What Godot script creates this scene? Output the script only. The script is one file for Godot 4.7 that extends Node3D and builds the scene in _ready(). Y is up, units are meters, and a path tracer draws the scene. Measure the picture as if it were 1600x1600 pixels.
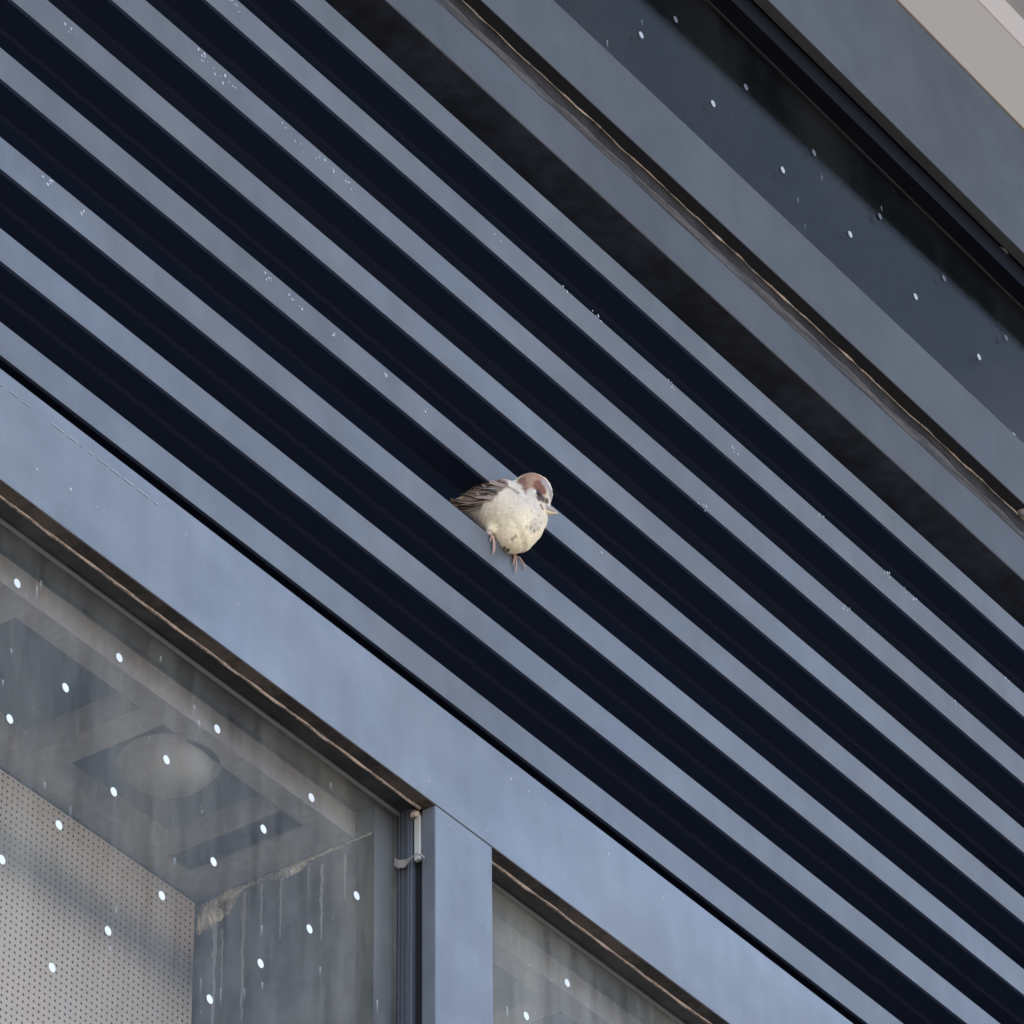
extends Node3D

# ---------------------------------------------------------------- helpers
var mats := {}
var taken := {}

func numbered(called: String, parent: Node) -> String:
	var key := str(parent.get_instance_id()) + "/" + called
	var n: int = taken.get(key, -1) + 1
	taken[key] = n
	return called if n == 0 else "%s_%03d" % [called, n]

func thing(called: String, label: String, category: String, at := Vector3.ZERO, group := "") -> Node3D:
	var o := Node3D.new()
	o.name = numbered(called, self)
	add_child(o, true)
	o.position = at
	tag(o, label, category, group)
	return o

func tag(o: Node, label: String, category: String, group := "") -> void:
	o.set_meta("label", label)
	o.set_meta("category", category)
	if group != "":
		o.set_meta("group", group)

func part(called: String, mesh: Mesh, mat: Material, parent: Node3D, at := Vector3.ZERO) -> MeshInstance3D:
	var o := MeshInstance3D.new()
	o.name = numbered(called, parent)
	o.mesh = mesh
	o.material_override = mat
	parent.add_child(o, true)
	o.position = at
	return o

func build(called: String, st: SurfaceTool, mat: Material, parent: Node3D, at := Vector3.ZERO) -> MeshInstance3D:
	return part(called, st.commit(), mat, parent, at)

func begin() -> SurfaceTool:
	var st := SurfaceTool.new()
	st.begin(Mesh.PRIMITIVE_TRIANGLES)
	return st

# one flat triangle whose front looks along n
func tri(st: SurfaceTool, a: Vector3, b: Vector3, c: Vector3, n: Vector3, ua := Vector2.ZERO, ub := Vector2.ZERO, uc := Vector2.ZERO) -> void:
	if (b - a).cross(c - a).dot(n) > 0.0:
		var t := b
		b = c
		c = t
		var tu := ub
		ub = uc
		uc = tu
	st.set_normal(n)
	st.set_uv(ua)
	st.add_vertex(a)
	st.set_normal(n)
	st.set_uv(ub)
	st.add_vertex(b)
	st.set_normal(n)
	st.set_uv(uc)
	st.add_vertex(c)

# closed outline swept along an axis. axis 0: p = (z, y) along x; axis 1: p = (x, z) along y; axis 2: p = (x, y) along z
func sweep(st: SurfaceTool, outline: PackedVector2Array, axis: int, from: float, to: float) -> void:
	var put := func(p: Vector2, t: float) -> Vector3:
		if axis == 0:
			return Vector3(t, p.y, p.x)
		if axis == 1:
			return Vector3(p.x, t, p.y)
		return Vector3(p.x, p.y, t)
	var area := 0.0
	var n := outline.size()
	for i in n:
		area += outline[i].cross(outline[(i + 1) % n])
	var turn := 1.0 if area > 0.0 else -1.0
	var run := 0.0
	for i in n:
		var p := outline[i]
		var q := outline[(i + 1) % n]
		var d := (q - p)
		var out2 := Vector2(d.y, -d.x).normalized() * turn
		var nn: Vector3 = put.call(out2, 0.0)
		var a: Vector3 = put.call(p, from)
		var b: Vector3 = put.call(q, from)
		var c: Vector3 = put.call(q, to)
		var e: Vector3 = put.call(p, to)
		var r2 := run + d.length()
		tri(st, a, b, c, nn, Vector2(from, run), Vector2(from, r2), Vector2(to, r2))
		tri(st, a, c, e, nn, Vector2(from, run), Vector2(to, r2), Vector2(to, run))
		run = r2
	var idx := Geometry2D.triangulate_polygon(outline)
	for k in range(0, idx.size(), 3):
		for side in 2:
			var t := from if side == 0 else to
			var nn: Vector3 = put.call(Vector2.ZERO, -1.0 if side == 0 else 1.0)
			var o0 := outline[idx[k]]
			var o1 := outline[idx[k + 1]]
			var o2 := outline[idx[k + 2]]
			tri(st, put.call(o0, t), put.call(o1, t), put.call(o2, t), nn, o0, o1, o2)

func rect(u0: float, v0: float, u1: float, v1: float, r := 0.0) -> PackedVector2Array:
	if r <= 0.0:
		return PackedVector2Array([Vector2(u0, v0), Vector2(u1, v0), Vector2(u1, v1), Vector2(u0, v1)])
	var k := r * 0.3
	return PackedVector2Array([
		Vector2(u0 + r, v0), Vector2(u1 - r, v0), Vector2(u1 - k, v0 + k), Vector2(u1, v0 + r), Vector2(u1, v1 - r), Vector2(u1 - k, v1 - k),
		Vector2(u1 - r, v1), Vector2(u0 + r, v1), Vector2(u0 + k, v1 - k), Vector2(u0, v1 - r), Vector2(u0, v0 + r), Vector2(u0 + k, v0 + k)])

func box(st: SurfaceTool, a: Vector3, b: Vector3) -> void:
	sweep(st, rect(a.z, a.y, b.z, b.y), 0, a.x, b.x)

func one_box(called: String, a: Vector3, b: Vector3, mat: Material, parent: Node3D) -> MeshInstance3D:
	var st := begin()
	box(st, a, b)
	return build(called, st, mat, parent)

# a rounded tube through points with a radius each
func tube(st: SurfaceTool, pts: Array, radii: Array, sides := 7) -> void:
	var rings := []
	for i in pts.size():
		var p: Vector3 = pts[i]
		var d: Vector3 = (pts[mini(i + 1, pts.size() - 1)] - pts[maxi(i - 1, 0)]).normalized()
		var s := d.cross(Vector3(0.31, 0.9, 0.2)).normalized()
		var t := d.cross(s)
		var ring := []
		for k in sides:
			var an := TAU * k / sides
			var nn := s * cos(an) + t * sin(an)
			ring.append([p + nn * float(radii[i]), nn])
		rings.append(ring)
	for i in rings.size() - 1:
		for k in sides:
			var a = rings[i][k]
			var b = rings[i][(k + 1) % sides]
			var c = rings[i + 1][(k + 1) % sides]
			var e = rings[i + 1][k]
			smooth_tri(st, a, b, c)
			smooth_tri(st, a, c, e)
	for end in 2:
		var ring = rings[0] if end == 0 else rings[-1]
		var p: Vector3 = pts[0] if end == 0 else pts[-1]
		var q: Vector3 = pts[1] if end == 0 else pts[-2]
		var nn := (p - q).normalized()
		for k in sides:
			smooth_tri(st, [p + nn * float(radii[0 if end == 0 else -1]) * 0.6, nn], [ring[k][0], nn], [ring[(k + 1) % sides][0], nn])

func smooth_tri(st: SurfaceTool, a: Array, b: Array, c: Array) -> void:
	var n: Vector3 = a[1] + b[1] + c[1]
	if (b[0] - a[0]).cross(c[0] - a[0]).dot(n) > 0.0:
		var t := b
		b = c
		c = t
	for v in [a, b, c]:
		st.set_normal(v[1])
		if v.size() > 2:
			st.set_color(v[2])
		st.add_vertex(v[0])

# ---------------------------------------------------------------- textures and materials
func noise(seed_: int, freq: float, octaves := 4) -> FastNoiseLite:
	var n := FastNoiseLite.new()
	n.seed = seed_
	n.noise_type = FastNoiseLite.TYPE_SIMPLEX_SMOOTH
	n.frequency = freq
	n.fractal_octaves = octaves
	return n

# grey map (multiplied into the base colour): soft mottling, faint vertical runs and small pale flecks
func grime_map(size: int, seed_: int, mottling: float, runs: float, flecks: int, tint: Vector3) -> ImageTexture:
	var rng := RandomNumberGenerator.new()
	rng.seed = seed_
	var a := noise(seed_, 3.0 / size, 5).get_seamless_image(size, size)
	var b := noise(seed_ + 1, 24.0 / size, 4).get_seamless_image(size, size)
	var c := noise(seed_ + 2, 60.0 / size, 3).get_seamless_image(size, size)
	var da := a.get_data()
	var db := b.get_data()
	var dc := c.get_data()
	var out := PackedByteArray()
	out.resize(size * size * 3)
	for y in size:
		for x in size:
			var i := y * size + x
			var fine: float = db[i] / 255.0 - 0.5
			var streak: float = dc[((y >> 4) * size + x)] / 255.0 - 0.5
			var v: float = 0.82 + mottling * (da[i] / 255.0 - 0.5) + mottling * 0.6 * fine + runs * streak
			var w: float = (da[(i + size * 37 + 91) % (size * size)] / 255.0 - 0.5) * 0.06
			out[i * 3] = clampi(int(255.0 * v * (1.0 + w * tint.x)), 0, 255)
			out[i * 3 + 1] = clampi(int(255.0 * v * (1.0 + w * tint.y)), 0, 255)
			out[i * 3 + 2] = clampi(int(255.0 * v * (1.0 + w * tint.z)), 0, 255)
	for k in flecks:
		var cx := rng.randi_range(0, size - 1)
		var cy := rng.randi_range(0, size - 1)
		var g := rng.randi_range(20, 60)
		for d in [[0, 0, 1.0], [1, 0, 0.6], [0, 1, 0.6], [1, 1, 0.4]]:
			var i: int = (((cy + int(d[1])) % size) * size + (cx + int(d[0])) % size) * 3
			for ch in 3:
				out[i + ch] = mini(255, out[i + ch] + int(g * float(d[2])))
	for k in int(flecks / 7.0):      # faint runs below specks
		var cx := rng.randi_range(0, size - 1)
		var cy := rng.randi_range(0, size - 1)
		var long := rng.randi_range(8, 60)
		var g := rng.randf_range(-22.0, 22.0)
		for j in long:
			cx += rng.randi_range(-1, 1) if rng.randf() < 0.12 else 0
			for d in 2:
				var i: int = (((cy + j) % size) * size + posmod(cx + d, size)) * 3
				for ch in 3:
					out[i + ch] = clampi(out[i + ch] + int(g * (1.0 - float(j) / long) * (1.0 - 0.4 * d)), 0, 255)
	return ImageTexture.create_from_image(Image.create_from_data(size, size, false, Image.FORMAT_RGB8, out))

# a film of dust with rain streaks: colour with alpha, 1 px = 1 mm
func dust_map(w: int, h: int, seed_: int, thin: float, thick: float) -> ImageTexture:
	var streak := noise(seed_, 0.030, 3)
	var patch := noise(seed_ + 5, 0.004, 4)
	var fine := noise(seed_ + 9, 0.09, 2)
	var rng := RandomNumberGenerator.new()
	rng.seed = seed_
	var im := Image.create(w, h, false, Image.FORMAT_RGBA8)
	for y in h:
		for x in w:
			var s := streak.get_noise_2d(x, y * 0.09)
			var p := patch.get_noise_2d(x, y * 0.7)
			var f := fine.get_noise_2d(x, y * 0.25)
			var al := thin + (thick - thin) * clampf(0.5 + 0.75 * p + 0.42 * s + 0.2 * f, 0.0, 1.0)
			im.set_pixel(x, y, Color(0.66 + 0.05 * p, 0.665 + 0.02 * p, 0.645 - 0.03 * p, al))
	for k in int(w * h / (1700.0 if thick > 0.1 else 12000.0)):
		var cx := rng.randi_range(1, w - 3)
		var cy := rng.randi_range(1, h - 14)
		var long := rng.randi_range(1, 12) if rng.randf() < 0.4 else 1
		var al := rng.randf_range(0.15, 0.42)
		for j in long:
			for i in (2 if long > 3 else 1):
				var o := im.get_pixel(cx + i, cy + j)
				im.set_pixel(cx + i, cy + j, Color(0.74, 0.76, 0.76, minf(0.75, o.a + al * (1.0 - float(j) / (long + 1)))))
	return ImageTexture.create_from_image(im)

# one tile of a staggered perforation: two round holes
func hole_map(size: int) -> ImageTexture:
	var im := Image.create(size, size, false, Image.FORMAT_RGBA8)
	for y in size:
		for x in size:
			var u := (x + 0.5) / size
			var v := (y + 0.5) / size
			var d := minf(Vector2(u - 0.5, v - 0.5).length(), 1.0)
			im.set_pixel(x, y, Color(1, 1, 1, clampf((d - 0.19) * 30.0 + 0.5, 0.0, 1.0)))
	return ImageTexture.create_from_image(im)

func plain(called: String, linear: Color, rough := 0.6, spec := 0.5) -> StandardMaterial3D:
	var m := StandardMaterial3D.new()
	m.resource_name = called
	m.albedo_color = linear.linear_to_srgb()
	m.roughness = rough
	m.metallic_specular = spec
	mats[called] = m
	return m

func mapped(called: String, linear: Color, tex: Texture2D, metres: float, rough := 0.6, spec := 0.5) -> StandardMaterial3D:
	var m := plain(called, linear, rough, spec)
	m.albedo_texture = tex
	m.uv1_triplanar = true
	m.uv1_world_triplanar = true
	m.uv1_triplanar_sharpness = 6.0
	m.uv1_scale = Vector3.ONE / metres
	return m

func make_materials() -> void:
	var metal := grime_map(2048, 11, 0.17, 0.035, 3500, Vector3(-0.6, 0.0, 0.9))
	var dirt := grime_map(512, 23, 0.9, 0.2, 300, Vector3(1.6, 0.4, -1.0))
	var wall := grime_map(512, 31, 0.2, 0.08, 0, Vector3(0.5, 0.1, -0.4))
	mapped("metal", Color(0.150, 0.161, 0.176), metal, 2.0, 0.42, 0.36)
	for k in 8:  # higher slats darker and greyer: shade from above put into the colour
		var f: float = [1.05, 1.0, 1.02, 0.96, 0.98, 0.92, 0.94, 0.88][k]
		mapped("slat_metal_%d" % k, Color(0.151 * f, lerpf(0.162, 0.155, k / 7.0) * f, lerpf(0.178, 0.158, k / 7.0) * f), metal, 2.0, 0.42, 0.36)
	mapped("light_metal", Color(0.235, 0.260, 0.292), metal, 2.0, 0.42, 0.36)
	mapped("upper_metal", Color(0.086, 0.087, 0.091), metal, 2.0, 0.5, 0.36)  # same metal toned down, overhang shade put into the colour
	mapped("dark_metal", Color(0.045, 0.044, 0.046), dirt, 0.6, 0.5)
	mapped("dirty_underside", Color(0.075, 0.058, 0.046), dirt, 0.35, 0.8)
	mapped("dusty_charcoal", Color(0.026, 0.031, 0.046), dirt, 0.9, 0.75)
	mapped("smear", Color(0.075, 0.063, 0.056), dirt, 0.25, 0.85)
	mats.smear.uv1_scale = Vector3(2.2, 26.0, 26.0)
	mapped("soot", Color(0.022, 0.019, 0.018), dirt, 0.25, 0.9)
	plain("black", Color(0.018, 0.018, 0.02), 0.7, 0.3)
	plain("frame_black", Color(0.0065, 0.0072, 0.010), 0.7, 0.15)
	plain("black_back", Color(0.0115, 0.0160, 0.031), 0.8, 0.1)
	plain("black_blade", Color(0.06, 0.078, 0.125), 0.7, 0.1)
	plain("gasket", Color(0.16, 0.16, 0.16), 0.6)
	mapped("sealant", Color(0.60, 0.48, 0.39), dirt, 0.16, 0.75)
	plain("white_plastic", Color(0.50, 0.50, 0.46), 0.4)
	plain("tape", Color(0.26, 0.235, 0.21), 0.7)
	plain("dot", Color(0.68, 0.70, 0.70), 0.55)
	plain("dot_dull", Color(0.36, 0.37, 0.38), 0.7)
	plain("dot_dark", Color(0.085, 0.088, 0.095), 0.8)  # darkest dots, for the higher rows of the upper window
	plain("fleck", Color(0.37, 0.385, 0.41), 0.8)
	mapped("crust", Color(0.62, 0.54, 0.40), dirt, 0.12, 0.9)
	plain("soffit", Color(0.300, 0.250, 0.200), 0.75, 0.4)
	plain("soffit_light", Color(0.43, 0.355, 0.295), 0.7, 0.4)
	mapped("cladding", Color(0.26, 0.21, 0.17), wall, 2.5, 0.8, 0.4)
	mapped("side_panel", Color(0.11, 0.112, 0.114), dirt, 1.1, 0.7)
	mapped("ceiling", Color(0.34, 0.30, 0.26), wall, 0.5, 0.7)
	plain("sill", Color(0.05, 0.052, 0.056), 0.7)
	plain("recess", Color(0.028, 0.034, 0.045), 0.7)
	plain("lamp", Color(0.21, 0.185, 0.15), 0.5)
	mapped("room", Color(0.018, 0.019, 0.022), wall, 1.0, 0.9)
	mapped("paving", Color(0.46, 0.41, 0.35), wall, 3.0, 0.9, 0.3)
	var g := plain("glass", Color(0.06, 0.07, 0.075), 0.02)
	g.albedo_color.a = 0.02
	g.metallic_specular = 0.16
	g.transparency = BaseMaterial3D.TRANSPARENCY_ALPHA
	for k in 3:
		var d := plain(["dust_low", "dust_right", "dust_high"][k], Color(1, 1, 1), 0.95, 0.0)
		d.albedo_texture = dust_map(1024, 1024, 50 + k * 7, [0.05, 0.17, 0.0][k], [0.23, 0.44, 0.02][k])
		d.transparency = BaseMaterial3D.TRANSPARENCY_ALPHA
		d.cull_mode = BaseMaterial3D.CULL_DISABLED
	var p := plain("perforated", Color(1, 1, 1), 0.6)
	p.vertex_color_use_as_albedo = true
	p.albedo_texture = hole_map(64)
	p.transparency = BaseMaterial3D.TRANSPARENCY_ALPHA_SCISSOR
	p.alpha_scissor_threshold = 0.5
	p.cull_mode = BaseMaterial3D.CULL_DISABLED
	var st := plain("drip", Color(0.50, 0.52, 0.50), 0.9, 0.2)
	st.albedo_color.a = 0.55
	st.transparency = BaseMaterial3D.TRANSPARENCY_ALPHA
	var pl := plain("plumage", Color(1, 1, 1), 0.85, 0.25)
	pl.vertex_color_use_as_albedo = true
	pl.rim_enabled = true
	pl.rim = 0.08
	pl.rim_tint = 0.6
	plain("horn", Color(0.62, 0.50, 0.32), 0.4)
	plain("horn_dark", Color(0.40, 0.33, 0.29), 0.4)
	plain("leg_skin", Color(0.42, 0.25, 0.19), 0.55)
	plain("eye", Color(0.012, 0.009, 0.008), 0.08)

# ---------------------------------------------------------------- window
const DOT_STEP := 0.08465
var dot_mesh: Mesh

func make_dot_mesh() -> void:
	var st := begin()
	var rim := PackedVector2Array()
	for k in 14:
		rim.append(Vector2(cos(TAU * k / 14), sin(TAU * k / 14)) * 0.0052)
	sweep(st, rim, 2, 0.0, 0.0005)
	dot_mesh = st.commit()

# x0..x1 and y0..y1 are the visible pane; top frame, jamb, gasket, sealant, pane with dots and dust
func window(label: String, x0: float, x1: float, y0: float, y1: float, dust: String, origin: Vector2, step: Vector2) -> Node3D:
	var w := thing("window", label, "window", Vector3((x0 + x1) / 2, y0, 0), "windows of the metal facade")
	var at := -w.position
	# pane
	var st := begin()
	box(st, Vector3(x0 - 0.012, y0 - 0.012, -0.006), Vector3(x1 + 0.012, y1 + 0.012, 0.0))
	var pane := build("pane", st, mats.glass, w, at)
	var film := begin()
	var q := [Vector3(x0, y0, 0.0012), Vector3(x1, y0, 0.0012), Vector3(x1, y1, 0.0012), Vector3(x0, y1, 0.0012)]
	var uv := []
	for p: Vector3 in q:
		uv.append(Vector2((p.x - x0) / 1.5, (y1 - p.y) / 1.5))
	tri(film, q[0], q[1], q[2], Vector3.BACK, uv[0], uv[1], uv[2])
	tri(film, q[0], q[2], q[3], Vector3.BACK, uv[0], uv[2], uv[3])
	build("dust_film", film, mats[dust], pane).set_meta("kind", "stuff")
	for j in range(-40, 41):
		for i in range(-40, 41):
			if (i + j) % 2 != 0:
				continue
			var p := Vector3(origin.x + i * step.x, origin.y - j * step.y, 0.0016)
			if p.x > x0 + 0.02 and p.x < x1 - 0.02 and p.y > y0 + (0.02 if y0 < 5.0 else 0.08) and p.y < y1 - (0.01 if y0 < 5.0 else 0.04) or y0 > 5.0 and i == 11 and j == 1:
				part("dot", dot_mesh, mats.dot if y0 < 5.0 else (mats.dot_dark if j < 0 else mats.dot_dull), pane, p)
	# frame bars behind the outer caps
	st = begin()
	sweep(st, rect(-0.03, y1, 0.0305, y1 + 0.036), 0, x0 - 0.006, x1 + 0.006)
	build("head_frame", st, mats.dark_metal if y1 < 5.0 else mats.frame_black, w, at)
	st = begin()
	sweep(st, rect(-0.03, y0 - 0.05, 0.0305, y0), 0, x0 - 0.006, x1 + 0.006)
	build("sill_frame", st, mats.dark_metal, w, at)
	for side in 2:
		st = begin()
		var e := x0 if side == 0 else x1
		var s := -1.0 if side == 0 else 1.0
		var a0 := e + s * 0.0
		# inner flange behind the pane and a ribbed jamb in front of it
		sweep(st, rect(minf(a0 - s * 0.03, a0 + s * 0.003), -0.034, maxf(a0 - s * 0.03, a0 + s * 0.003), -0.009), 1, y0, y1)
		var jamb := build("jamb", st, mats.metal_jamb, w, at)
		st = begin()
		sweep(st, rect(minf(a0, a0 + s * 0.012), 0.0015, maxf(a0, a0 + s * 0.012), 0.0205, 0.001), 1, y0, y1)
		for zz: float in [0.0035, 0.0085, 0.0150]:
			sweep(st, rect(minf(a0, a0 - s * 0.0024), zz, maxf(a0, a0 - s * 0.0024), zz + 0.0022), 1, y0, y1 - 0.001)
		build("bead", st, mats.metal_jamb, jamb)
	# rubber gasket and sealant bead under the head
	st = begin()
	sweep(st, rect(0.0014, y1 - 0.0045, 0.0052, y1 - 0.0002, 0.0008), 0, x0, x1)
	build("gasket", st, mats.gasket if y1 < 5.0 else mats.black, w, at)
	var rng := RandomNumberGenerator.new()
	rng.seed = int(abs(x0) * 1000) + 5
	var wob := noise(77, 9.0, 3)
	st = begin()
	var pts := []
	var rad := []
	var n := int((x1 - x0) / 0.008)
	for k in n + 1:
		var x := lerpf(x0 + 0.001, x1 - 0.001, float(k) / n)
		pts.append(Vector3(x, y1 - 0.0050 + wob.get_noise_1d(x * 1.7) * 0.0006, 0.0325 + wob.get_noise_1d(x + 40.0) * 0.0009))
		rad.append(0.0020 + 0.0009 * wob.get_noise_1d(x * 4.0 + 9.0))
	tube(st, pts, rad, 6)
	if y1 < 5.0:
		build("sealant_bead", st, mats.sealant, w, at)
	return w

# ---------------------------------------------------------------- facade
const GLASS_TOP := 4.833
const CAP := 0.052

func flecks(parent: Node3D, where: Array, z: float, seed_: int, size: float) -> void:
	var rng := RandomNumberGenerator.new()
	rng.seed = seed_
	var st := begin()
	for p: Vector2 in where:
		var blob := PackedVector2Array()
		var r := size * rng.randf_range(0.35, 1.3)
		var skew := rng.randf_range(0.6, 1.5)
		for k in 9:
			var an := TAU * k / 9
			blob.append(p + Vector2(cos(an) * r, sin(an) * r * skew) * rng.randf_range(0.55, 1.15))
		sweep(st, blob, 2, z, z + 0.0005)
	build("dropping", st, mats.fleck, parent).set_meta("kind", "stuff")

func make_building() -> void:
	var b := thing("building", "dark metal and glass facade with pale beige fascia panels along its top", "building")
	var st := begin()
	# lower transom: a cap with a slightly leaning upper strip
	sweep(st, PackedVector2Array([Vector2(0.033, 4.8285), Vector2(0.0512, 4.8285), Vector2(0.0518, 4.8288), Vector2(CAP, 4.8295), Vector2(CAP, 4.9462), Vector2(0.0496, 4.9682), Vector2(0.0488, 4.969), Vector2(0.033, 4.969)]), 0, -1.7, 3.9)
	var tr := build("transom", st, mats.light_metal, b)
	tr.set_meta("label", "wide blue-grey transom over the lower windows")
	one_box("transom_core", Vector3(-1.7, 4.872, -0.12), Vector3(3.9, 4.966, 0.0328), mats.black, b)
	flecks(tr, [Vector2(-0.036, 4.874), Vector2(0.306, 4.895), Vector2(0.659, 4.851), Vector2(0.770, 4.842), Vector2(1.020, 4.939), Vector2(1.135, 4.936), Vector2(0.943, 4.940), Vector2(0.888, 4.939), Vector2(0.856, 4.941), Vector2(0.821, 4.940), Vector2(0.684, 4.936), Vector2(0.300, 4.927), Vector2(0.212, 4.935), Vector2(0.061, 4.883), Vector2(0.019, 4.881), Vector2(0.264, 4.905)], CAP, 3, 0.0017)
	# crease highlight drawn as thin pale dashes
	var rng := RandomNumberGenerator.new()
	rng.seed = 91
	st = begin()
	var x := -0.6
	while x < 1.5:
		var long := rng.randf_range(0.004, 0.022)
		if rng.randf() < (0.6 if x < 0.22 else 0.0):
			sweep(st, rect(x, 4.9452, x + long, 4.9452 + rng.randf_range(0.0003, 0.0011)), 2, CAP, CAP + 0.0009)
		x += long + rng.randf_range(0.002, 0.012)
	build("crease_highlight", st, mats.fleck, b).set_meta("kind", "stuff")
	# mullions between the lower windows
	for c: float in [-0.853, 0.727, 2.307]:
		st = begin()
		sweep(st, rect(c - 0.0552, 0.033, c + 0.0552, CAP, 0.0012), 1, 3.5, 4.8262)
		var mu := build("mullion", st, mats.light_metal, b)
		mu.set_meta("label", "blue-grey vertical mullion below the transom")
		if c > 0.0 and c < 1.0:
			flecks(mu, [Vector2(0.699, 4.813), Vector2(0.738, 4.817), Vector2(0.742, 4.805)], CAP, 8, 0.0016)
		one_box("mullion_core", Vector3(c - 0.05, 3.5, -0.30), Vector3(c + 0.05, 4.868, 0.0205), mats.dark_metal, b)
		one_box("joint_strip", Vector3(c - 0.0485, 3.5, 0.0206), Vector3(c + 0.0485, 4.8262, 0.0328), mats.black, b)
	# upper transom pieces
	st = begin()
	sweep(st, PackedVector2Array([Vector2(-0.05, 5.9895), Vector2(0.0288, 5.9895), Vector2(0.03, 5.9907), Vector2(0.03, 6.1035), Vector2(-0.05, 6.1035)]), 0, -1.7, 3.9)
	build("louvre_head", st, mats.upper_metal, b).set_meta("label", "grey metal head rail above the topmost slat")
	st = begin()
	wavy(st, 6.0665, 0.0016, 6.0885, 0.004, 0.0307, 5)
	build("dirty_joint", st, mats.smear, b).set_meta("label", "brown streaked joint under the upper window rail")
	st = begin()
	wavy(st, 6.084, 0.005, 6.1015, 0.0006, 0.0313, 9)
	build("dirty_joint", st, mats.soot, b).set_meta("label", "black dirt along the sealant of the upper joint")
	st = begin()
	sweep(st, rect(-0.05, 6.1037, CAP, 6.222, 0.0012), 0, -1.7, 3.9)
	build("transom", st, mats.upper_metal, b).set_meta("label", "grey rail below the upper window")
	one_box("underside_plate", Vector3(-1.7, 6.1031, 0.0325), Vector3(3.9, 6.10365, 0.0512), mats.black, b)  # thin black plate covering the underside of the rail
	st = begin()
	var wob := noise(19, 7.0, 3)
	var pts := []
	var rad := []
	for k in 300:
		var xx := -0.6 + 3.2 * k / 299.0
		pts.append(Vector3(xx, 6.1022 + wob.get_noise_1d(xx * 2.0) * 0.002, 0.0322 + 0.0012 * wob.get_noise_1d(xx + 7.0)))
		rad.append(maxf(0.0005, 0.0010 + 0.0019 * wob.get_noise_1d(xx * 3.0 + 3.0)))
	tube(st, pts, rad, 6)
	build("sealant_bead", st, mats.sealant, b)
	# foam lump in the joint
	st = begin()
	lump(st, Vector3(2.150, 6.1035, 0.040), Vector3(0.013, 0.005, 0.009), 4)
	build("foam_lump", st, mats.tape, b).set_meta("label", "beige lump of foam in the upper joint")
	# upper head rail, soffit, fascia
	st = begin()
	sweep(st, rect(0.033, 6.612, CAP, 6.8755, 0.0012), 0, -1.7, 3.9)
	build("transom", st, mats.upper_metal, b).set_meta("label", "grey head rail above the upper window")
	one_box("transom_core", Vector3(-1.7, 6.66, -0.12), Vector3(3.9, 6.8755, 0.0328), mats.black, b)
	one_box("joint_strip", Vector3(-1.7, 6.62, 0.0306), Vector3(3.9, 6.655, 0.0328), mats.black, b)
	st = begin()
	sweep(st, PackedVector2Array([Vector2(-0.12, 6.877), Vector2(0.054, 6.877), Vector2(0.055, 6.878), Vector2(0.0545, 7.056), Vector2(-0.12, 7.056)]), 0, -1.7, 3.9)
	build("fascia", st, mats.soffit, b).set_meta("label", "pale beige fascia panel at the top right corner")
	st = begin()
	sweep(st, PackedVector2Array([Vector2(-0.12, 7.0562), Vector2(0.0555, 7.0562), Vector2(0.0562, 7.057), Vector2(0.047, 7.136), Vector2(0.0455, 7.138), Vector2(-0.12, 7.138)]), 0, -1.7, 3.9)
	build("fascia", st, mats.soffit_light, b).set_meta("label", "lighter sloping edge trim above the fascia")
	one_box("wall", Vector3(-4, 7.1382, -0.2), Vector3(6, 9.0, 0.030), mats.cladding, b)
	one_box("wall", Vector3(-4, 6.9302, -0.2), Vector3(-1.7001, 7.1381, 0.030), mats.cladding, b)
	one_box("wall", Vector3(3.9001, 6.9302, -0.2), Vector3(6, 7.1381, 0.030), mats.cladding, b)
	one_box("underside_plate", Vector3(-1.7, 4.8279, 0.0335), Vector3(3.9, 4.82845, 0.0508), mats.dirty_underside, b)
	for c: float in [0.63, 2.456]:
		st = begin()
		sweep(st, rect(c - 0.055, 0.033, c + 0.055, 0.0505, 0.0012), 1, 6.2225, 6.6115)
		sweep(st, rect(c - 0.05, -0.25, c + 0.05, 0.0328), 1, 6.2225, 6.6115)
		build("mullion", st, mats.upper_metal, b).set_meta("label", "grey mullion of the upper window")
	st = begin()
	lump(st, Vector3(2.178, 6.6165, 0.026), Vector3(0.012, 0.0035, 0.0045), 6)
	build("drain_cap", st, mats.white_plastic, b)
	# the mass of the house: side walls, lower wall, roof, added unseen overhang, floors
	one_box("wall", Vector3(-4, 0, -0.25), Vector3(6, 3.5, 0.03), mats.cladding, b)
	one_box("wall", Vector3(-4, 3.5001, -0.25), Vector3(-1.7, 6.93, 0.03), mats.cladding, b)
	one_box("wall", Vector3(3.9, 3.5001, -0.25), Vector3(6, 6.93, 0.03), mats.cladding, b)
	one_box("wall", Vector3(2.362, 3.5001, -0.25), Vector3(3.8999, 4.8283, 0.03), mats.cladding, b)
	one_box("wall", Vector3(-1.6999, 3.5001, -0.25), Vector3(-0.91, 4.8283, 0.03), mats.cladding, b)
	one_box("wall", Vector3(-4.2, 0, -6), Vector3(-4.0001, 9.0, 0.02), mats.cladding, b)
	one_box("wall", Vector3(6.0001, 0, -6), Vector3(6.2, 9.0, 0.02), mats.cladding, b)
	one_box("wall", Vector3(-4.2, 0, -6.2), Vector3(6.2, 9.0, -6.0001), mats.cladding, b)
	one_box("roof", Vector3(-4.2, 9.0001, -6.2), Vector3(6.2, 9.25, 0.4), mats.cladding, b)
	st = begin()
	sweep(st, PackedVector2Array([Vector2(-4.2, 0.4), Vector2(6.2, 0.4), Vector2(6.2, 1.50), Vector2(-4.2, 1.75)]), 1, 9.0001, 9.25)
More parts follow.
